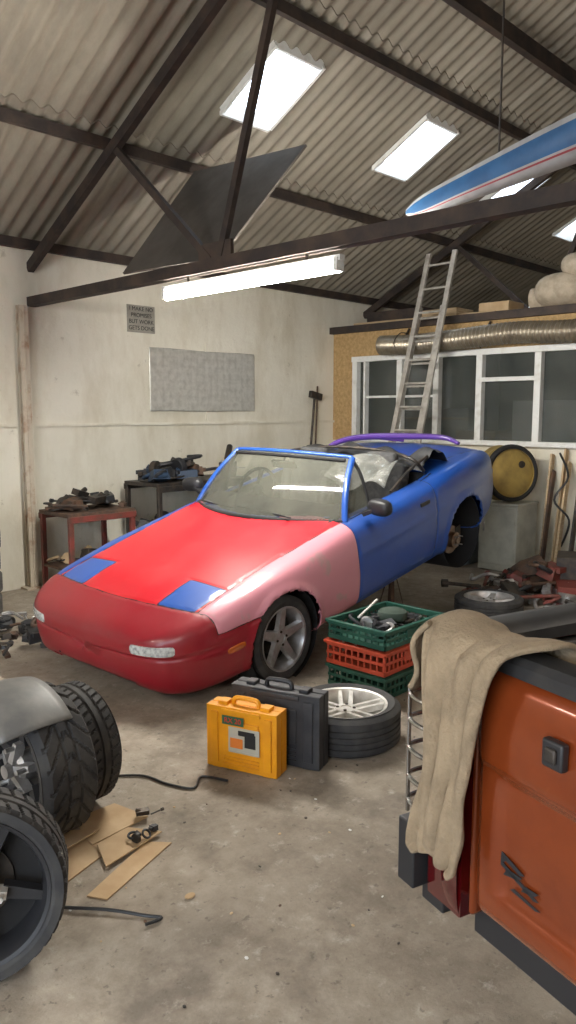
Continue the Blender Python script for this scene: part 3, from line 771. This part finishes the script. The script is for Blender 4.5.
# ---------------------------------------------------------------- crates
def crate(c,ang,W,D,H,m):
    g=MB(TR(c,(0,0,ang))); t=.012
    g.box((0,0,.008),(W-.03,D-.03,.012),m)
    for z,h in ((.02,.03),(H*.5,.02),(H-.02,.035)):
        for s in (-1,1): g.box((0,s*(D/2-t/2),z),(W,t,h),m); g.box((s*(W/2-t/2),0,z),(t,D,h),m)
    n=13
    for k in range(n+1):
        x=-W/2+.012+(W-.024)*k/n
        for s in (-1,1): g.box((x,s*(D/2-t/2),H/2),(.012,t*.8,H*.95),m)
    n=9
    for k in range(n+1):
        y=-D/2+.012+(D-.024)*k/n
        for s in (-1,1): g.box((s*(W/2-t/2),y,H/2),(t*.8,.012,H*.95),m)
    for s in (-1,1):
        g.box((0,s*(D/2),H*.55),(W*.3,.014,H*.4),m)
        g.box((s*(W/2+.006),0,H-.012),(.02,D+.02,.018),m); g.box((0,s*(D/2+.006),H-.012),(W+.02,.02,.018),m)
    return g
green=mat('green_crate_plastic',(.010,.065,.045),.45,col2=(.02,.09,.06),scale=8)
redc=mat('orange_red_crate_plastic',(.50,.065,.028),.45,col2=(.4,.055,.022),scale=8)
crate((3.95,2.93,0),rad(1),.62,.46,.15,green).build('plastic_crate',bevel=.002,seg=1)
crate((3.93,2.935,.15),rad(2),.61,.455,.16,redc).build('plastic_crate',bevel=.002,seg=1)
crate((3.95,2.93,.31),rad(0),.62,.46,.13,green).build('plastic_crate',bevel=.002,seg=1)
def junk(c,size,n,mats,seed,zmax=.2,smin=.04,smax=.14):
    rnd=random.Random(seed); g=MB()
    for k in range(n):
        m=rnd.choice(mats); x=c[0]+rnd.uniform(-.5,.5)*size[0]; y=c[1]+rnd.uniform(-.5,.5)*size[1]
        s=rnd.uniform(smin,smax); z=c[2]+s*.4+rnd.uniform(0,zmax)*max(0,1-abs(x-c[0])/(size[0]*.5))*max(0,1-abs(y-c[1])/(size[1]*.5))*.9
        a=rnd.uniform(0,pi); t=rnd.randrange(6)
        if t==0: 
            T=TR((x,y,z),(rnd.uniform(-.3,.3)+pi/2*rnd.randrange(2),rnd.uniform(-.3,.3),a)); g.lathe([(0,-s*.3),(s*.55,-s*.3),(s*.6,-s*.2),(s*.6,s*.1),(s*.3,s*.15),(s*.3,s*.3),(0,s*.3)],m,T,20)
        elif t==1:
            g.box((x,y,z),(s*1.4,s*.7,s*.5),m,(rnd.uniform(-.3,.3),rnd.uniform(-.3,.3),a)); g.cyl((x,y,z),(x+s*.7*math.cos(a),y+s*.7*math.sin(a),z+s*.3),s*.2,m,12)
        elif t==2:
            p=Vector((x,y,z)); pts=[p+Vector((rnd.uniform(-1,1)*s*1.5,rnd.uniform(-1,1)*s*1.5,rnd.uniform(-.2,.4)*s)) for _ in range(4)]; g.tube(pts,s*.1,m,8,smooth=5)
        elif t==3:
            T=TR((x,y,z),(rnd.uniform(-.6,.6),rnd.uniform(-.6,.6),a)); g.lathe([(s*.45+s*.12*math.cos(q*pi/4),s*.12*math.sin(q*pi/4)) for q in range(8)],m,T,20,closed=True)
        elif t==4:
            b=(x+s*1.6*math.cos(a),y+s*1.6*math.sin(a),z+rnd.uniform(-.1,.3)*s); g.cyl((x,y,z),b,s*.09,m,10); g.cyl(b,(b[0]+s*.3*math.cos(a),b[1]+s*.3*math.sin(a),b[2]),s*.2,m,8)
        else:
            g.box((x,y,z),(s*1.1,s*.9,s*.6),m,(rnd.uniform(-.3,.3),rnd.uniform(-.3,.3),a),taper=.75); g.box((x,y,z+s*.1),(s*.6,s*1.2,s*.25),m,(0,0,a))
    for v in g.v:
        if v.z<c[2]+.001: v.z=c[2]+.001
    return g
pal=[darkm,rusty,black,galv,darkm]
jg=junk((3.95,2.93,.335),(.46,.30,0),20,[darkm,black,copper,galv,greyb],3,.10,.05,.11)
jg.cyl((3.73,2.98,.46),(4.05,3.08,.50),.008,whitep,8)
jg.sph((4.05,2.95,.42),(.12,.1,.05),mat('oily_rag',(.04,.06,.045),.9),16,(0,.1,.5),e=.8)
jg.build('crate_contents',bevel=.003)
# ---------------------------------------------------------------- floor litter left
def cardb(pts,z,h=.005):
    g=MB(); T=Matrix.Translation((0,0,z)); g.prism(pts,0,h,card,T); g.build('cardboard_piece',smooth=False)
cardb([(1.26,2.43),(1.28,2.60),(1.62,2.72),(1.66,2.55)],.001)
cardb([(1.55,2.60),(1.60,2.83),(1.80,2.82),(1.84,2.62)],.007)
cardb([(1.40,2.26),(1.36,2.33),(1.72,2.47),(1.79,2.39)],.001)
cardb([(1.50,2.42),(1.56,2.58),(1.72,2.60),(1.80,2.47)],.013)
cardb([(1.38,2.62),(1.33,2.68),(1.50,2.78),(1.62,2.66)],.019)
g=MB(); g.tube([(1.10,2.62,.008),(1.2,2.50,.008),(1.22,2.38,.012),(1.36,2.20,.014),(1.44,2.08,.009),(1.47,2.03,.01),(1.41,2.04,.01)],.006,black,8,smooth=6)
g.build('power_cable')
g=MB(); g.tube([(1.95,3.05,.008),(2.05,2.95,.008),(2.08,2.80,.008),(2.14,2.68,.008),(2.24,2.74,.008),(2.30,2.62,.008)],.006,black,8,smooth=6); g.build('power_cable')
g=junk((1.76,2.56,.02),(.16,.2,0),7,[black,darkm,greyb],11,.0,.02,.045); g.build('small_tools')
g=MB(); g.sph((1.62,2.06,.006),(.022,.016,.006),card,10)
for k in range(70): g.sph((random.uniform(1.2,4),random.uniform(1.3,3),.003),(random.uniform(.003,.009),random.uniform(.003,.009),.003),random.choice([card,darkm,darkm,rusty,whitep]),6)
g.build('floor_debris')
junk((2.72,5.52,0),(.75,.85,0),46,[darkm,rusty,black,rubber,galv],21,.22,.05,.14).build('scrap_parts_pile',bevel=.003)
# ---------------------------------------------------------------- benches
redm=mat('red_bench_paint',(.20,.04,.03),.6,col2=(.08,.045,.03),scale=8)
def bench(name,x0,x1,y0,y1,h,mt,ml,shelf=None):
    g=MB(); g.box(((x0+x1)/2,(y0+y1)/2,h-.02),(x1-x0,y1-y0,.04),mt); g.box(((x0+x1)/2,y0,h-.06),(x1-x0,.03,.06),ml); g.box(((x0+x1)/2,y1,h-.06),(x1-x0,.03,.06),ml)
    for x in (x0+.03,x1-.03):
        for y in (y0+.02,y1-.02): g.box((x,y,h/2-.02),(.045,.045,h-.04),ml)
    if shelf: g.box(((x0+x1)/2,(y0+y1)/2,shelf),(x1-x0-.02,y1-y0-.02,.025),mt); 
    g.build(name,bevel=.004)
bench('red_workbench',3.70,4.45,6.42,6.98,.80,rusty,redm,.25)
bench('steel_workbench',4.70,6.0,6.38,6.98,1.02,darkm,darkm,.45)
junk((4.07,6.68,.802),(.66,.42,0),40,[darkm,rusty,black,darkm],5,.22,.05,.16).build('bench_scrap_parts',bevel=.003)
junk((4.07,6.68,.265),(.6,.4,0),16,[darkm,rusty,black,card],55,.14,.06,.16).build('shelf_scrap_parts',bevel=.003)
junk((5.12,6.68,1.022),(.80,.42,0),44,[darkm,rusty,black,mat('tool_blue',(.015,.035,.07),.5)],6,.26,.06,.18).build('bench_scrap_parts',bevel=.003)
junk((5.3,6.68,.465),(1.1,.4,0),40,[darkm,rusty,black,galv],16,.26,.08,.2).build('shelf_scrap_parts',bevel=.003)
g=MB(TR((5.80,6.56,1.02),(0,0,rad(20))))
g.box((0,0,.03),(.18,.14,.06),darkm); g.box((-.05,0,.11),(.1,.11,.12),darkm); g.box((.10,0,.11),(.06,.11,.12),darkm); g.box((.02,0,.09),(.3,.05,.05),darkm); g.cyl((.12,0,.09),(.26,0,.09),.014,galv); g.cyl((.25,-.1,.09),(.25,.1,.09),.008,galv); g.box((-.02,0,.175),(.05,.12,.02),galv); g.box((.075,0,.175),(.02,.12,.02),galv)
g.cyl((0,.0,.2),(.16,.05,.34),.035,darkm)
g.build('bench_vice',bevel=.005)
g=MB(); g.cyl((7.55,7.0,0),(7.85,7.08,1.95),.016,darkm); g.box((7.85,7.06,1.97),(.22,.06,.09),darkm,(0,.2,0)); g.cyl((7.7,6.98,0),(7.92,7.09,2.1),.012,rusty); g.build('sledgehammer',bevel=.006)
foil=mat('silver_foil',(.72,.71,.66),.28,.45,col2=(.58,.57,.52),scale=14,bump=.15,bscale=25)
g=MB(); 
g.grid(lambda u,v:(5.17+1.6*u,YL-.02-.003*abs(math.sin(u*pi*16))-.003*abs(math.sin(v*pi*8)),1.76+.70*v+.004*math.sin(u*9)),160,64,foil); g.build('foil_insulation_sheet',solid=.004)
g=MB(); signm=mat('sign_board',(.34,.32,.27),.7,col2=(.25,.23,.2),scale=5); g.box((5.08,YL-.012,2.755),(.36,.012,.29),signm)
sg_=g.build('wall_sign'); bpy.context.view_layer.update()
for k,t in enumerate(('I MAKE NO','PROMISES','BUT WORK','GETS DONE')): text(t,.062,Matrix.Translation((5.08,YL-.02,2.86-.068*k))@Matrix.Rotation(rad(90),4,'X'),blackm,'lettering_%d'%k,sg_)
# ---------------------------------------------------------------- stuff by the partition
g=MB()
ladm=mat('weathered_aluminium',(.50,.47,.42),.5,.4,col2=(.33,.3,.26),scale=10)
def ladder(g,b0,b1,t0,t1,n,m):
    b0,b1,t0,t1=map(Vector,(b0,b1,t0,t1))
    g.beam(b0,t0,.03,.06,m,(0,1,0)); g.beam(b1,t1,.03,.06,m,(0,1,0))
    for k in range(n): 
        t=(k+.5)/n; g.cyl(b0.lerp(t0,t),b1.lerp(t1,t),.014,m,10)
ladder(g,(7.35,5.74,0),(7.35,5.32,0),(8.02,5.40,3.62),(8.02,5.04,3.62),13,ladm)
ladder(g,(7.43,5.70,.3),(7.43,5.34,.3),(7.98,5.48,3.0),(7.98,5.16,3.0),10,ladm)
g.build('extension_ladder')
g=MB(); 
pts=[(8.10,6.15,2.60),(8.08,5.6,2.58),(8.06,5.0,2.60),(8.08,4.3,2.63),(8.06,3.6,2.60),(8.08,2.8,2.65)]
ductm=mat('foil_duct',(.36,.31,.23),.35,.7,col2=(.25,.21,.16),scale=9)
g.tube(pts,lambda t:.115+.010*math.sin(t*2*pi*70),ductm,20,smooth=70)
for yy in (5.85,4.7,3.5): g.beam((8.22,yy,2.72),(8.28,yy,2.80),.02,.02,darkm); g.tube([(8.08,yy+.0,2.48),(7.955,yy,2.6),(8.08,yy,2.73),(8.22,yy,2.74)],.006,darkm,6,smooth=4)
g.build('flexible_duct')
sack=mat('insulation_roll',(.50,.42,.32),.95,col2=(.36,.3,.22),scale=9,bump=.5,bscale=18)
g=MB(); g.sph((8.75,4.0,3.12),(.30,.36,.20),sack,24,(0,.1,.3),e=.8); g.sph((8.7,3.75,3.36),(.22,.3,.15),sack,24,(.2,0,0),e=.85); g.cyl((8.7,4.4,3.06),(8.8,3.3,3.06),.13,sack); g.build('insulation_rolls')
g=MB(); g.box((8.8,6.3,3.01),(.5,.9,.18),steel); g.box((8.7,5.6,2.98),(.4,.6,.12),wood); g.box((8.8,4.85,2.995),(.4,.4,.15),card); g.beam((8.5,6.9,2.94),(8.6,4.8,2.94),.12,.04,wood); g.build('stored_boards',bevel=.004)
g=MB(); cm=mat('cabinet_grey_green',(.50,.51,.44),.5,col2=(.38,.38,.33),scale=5)
g.box((7.85,4.16,.38),(.46,.46,.74),cm); g.box((7.615,4.16,.40),(.015,.42,.64),cm); g.box((7.605,4.32,.5),(.02,.02,.12),galv); g.box((7.85,4.16,.75),(.49,.49,.025),cm); g.build('metal_cabinet',bevel=.008)
g=MB(axisT((7.70,4.05,1.09),(-.50,-.85,.06)))
g.lathe([(0,.0),(.24,.0),(.26,-.01),(.262,.012),(.285,.018),(.305,.008),(.31,-.02),(.30,-.05),(.295,-.09),(.305,-.11),(.295,-.13),(.295,-.22),(.31,-.25),(.29,-.26),(0,-.26)],copper,None,56)
g.lathe([(.264,.014),(.29,.024),(.312,.01),(.314,-.03)],blackm,None,56); g.lathe([(0,.012),(.035,.012),(.04,.0)],darkm,Matrix.Translation((.15,.02,0)),20)
g.build('metal_drum')
g=MB()
for k,(y,h,dx) in enumerate(((3.86,1.28,.30),(3.78,1.10,.45),(3.70,1.34,.35),(3.60,1.2,.5),(3.50,1.34,.4))):
    g.beam((8.24-dx,y-.06,.03),(8.26,y+.06*(k%2),h),.08,.022,[wood,rusty,card,wood,darkm][k],(0,1,0))
g.tube([(8.2,3.75,1.3),(8.1,3.6,1.05),(8.0,3.7,.8),(7.95,3.5,.6),(8.0,3.6,.3)],.012,black,8,smooth=6)
g.build('timber_offcuts',smooth=False)
g=junk((6.85,3.25,0),(1.1,1.05,0),95,pal+[redm,darkm,rusty,galv],31,.38,.07,.2)
g.box((7.15,3.05,.20),(.42,.36,.38),darkm,(0,0,.4)); g.lathe([(.0,0),(.14,0),(.17,.12),(.17,.3),(.12,.32),(0,.32)],rusty,TR((6.9,3.55,.10),(1.2,0,.7)),24)
g.box((6.75,2.95,.10),(.36,.2,.18),mat('toolbox_red',(.16,.03,.02),.6),(0,0,.5))
for v in g.v:
    if v.z<.001: v.z=.001
g.build('engine_parts_pile',bevel=.004)
binm=mat('storage_bin_grey_blue',(.22,.27,.30),.5,col2=(.15,.18,.2),scale=6)
g=MB(); g.box((7.75,4.85,.25),(.5,.55,.5),binm,taper=1.08); g.box((7.75,4.85,.515),(.58,.63,.03),binm); g.box((7.75,4.85,.62),(.4,.42,.18),card); g.box((7.75,4.72,.76),(.3,.2,.1),rusty); g.build('storage_bin',bevel=.01)
g=MB(); g.lathe([(0,.0),(.13,.0),(.165,.30),(.175,.30),(.175,.285),(.155,.285),(.12,.02),(0,.02)],black,TR((7.72,3.08,.42)),36); g.box((7.72,3.08,.21),(.32,.32,.42),darkm); g.tube([(7.72,2.91,.72),(7.67,2.93,.60),(7.67,3.08,.57),(7.67,3.23,.60),(7.72,3.25,.72)],.004,galv,6,smooth=5)
g.build('black_bucket',bevel=.004)
# ---------------------------------------------------------------- boat on the tie beams
bb=mat('boat_blue',(.02,.10,.24),.4,col2=(.013,.075,.19),scale=6); bw=mat('boat_white',(.34,.35,.35),.45,col2=(.26,.26,.26),scale=6); br=mat('boat_red',(.25,.04,.05),.45)
ky=[-1.4,-.6,.6,1.8,2.6,2.95,3.05]
zt_=pchip(ky,[3.66,3.62,3.50,3.33,3.17,3.09,3.04]); zb_=pchip(ky,[3.52,3.38,3.25,3.12,3.02,2.98,3.01]); wd_=pchip(ky,[.01,.16,.20,.13,.07,.03,.01])
g=MB(); BX=4.26
def hull(y,v):
    wd=wd_(y); a=pi*v
    return (BX-wd*math.copysign(abs(math.cos(a))**.7,math.cos(a)),y,zt_(y)-(zt_(y)-zb_(y))*math.sin(a)**.8)
for (v0,v1,m) in ((0,.03,bw),(.03,.24,bb),(.24,.27,bw),(.27,.30,br),(.30,.70,bw),(.70,.73,br),(.73,.76,bw),(.76,.97,bb),(.97,1,bw)):
    g.grid(lambda u,v:hull(3.05-4.45*u,v0+(v1-v0)*v),60,5 if v1-v0<.25 else 14,m)
g.grid(lambda u,v:((lambda y:(BX-wd_(y)*(1-2*v),y,zt_(y)-.005))(3.05-4.45*u)),60,2,bb)
g.cyl((BX,1.0,3.45),(BX,1.0,4.9),.006,darkm,6); g.cyl((BX,2.4,3.15),(BX,2.4,5.6),.006,darkm,6); g.cyl((BX,-.8,3.6),(BX,-.8,4.25),.006,darkm,6)
g.build('rowing_boat')
g=MB(); A_=[Vector(p) for p in ((3.90,5.72,2.92),(4.62,5.62,3.88),(4.62,4.26,3.80),(3.90,4.46,2.88))]
nn=(A_[1]-A_[0]).cross(A_[3]-A_[0]).normalized()*.009
g.add([a-nn for a in A_]+[a+nn for a in A_],[(3,2,1,0),(4,5,6,7),(0,1,5,4),(1,2,6,5),(2,3,7,6),(3,0,4,7)],mat('dark_plywood',(.07,.06,.05),.85,col2=(.12,.105,.09),scale=2,detail=10)); g.build('stored_plywood_sheet',smooth=False)
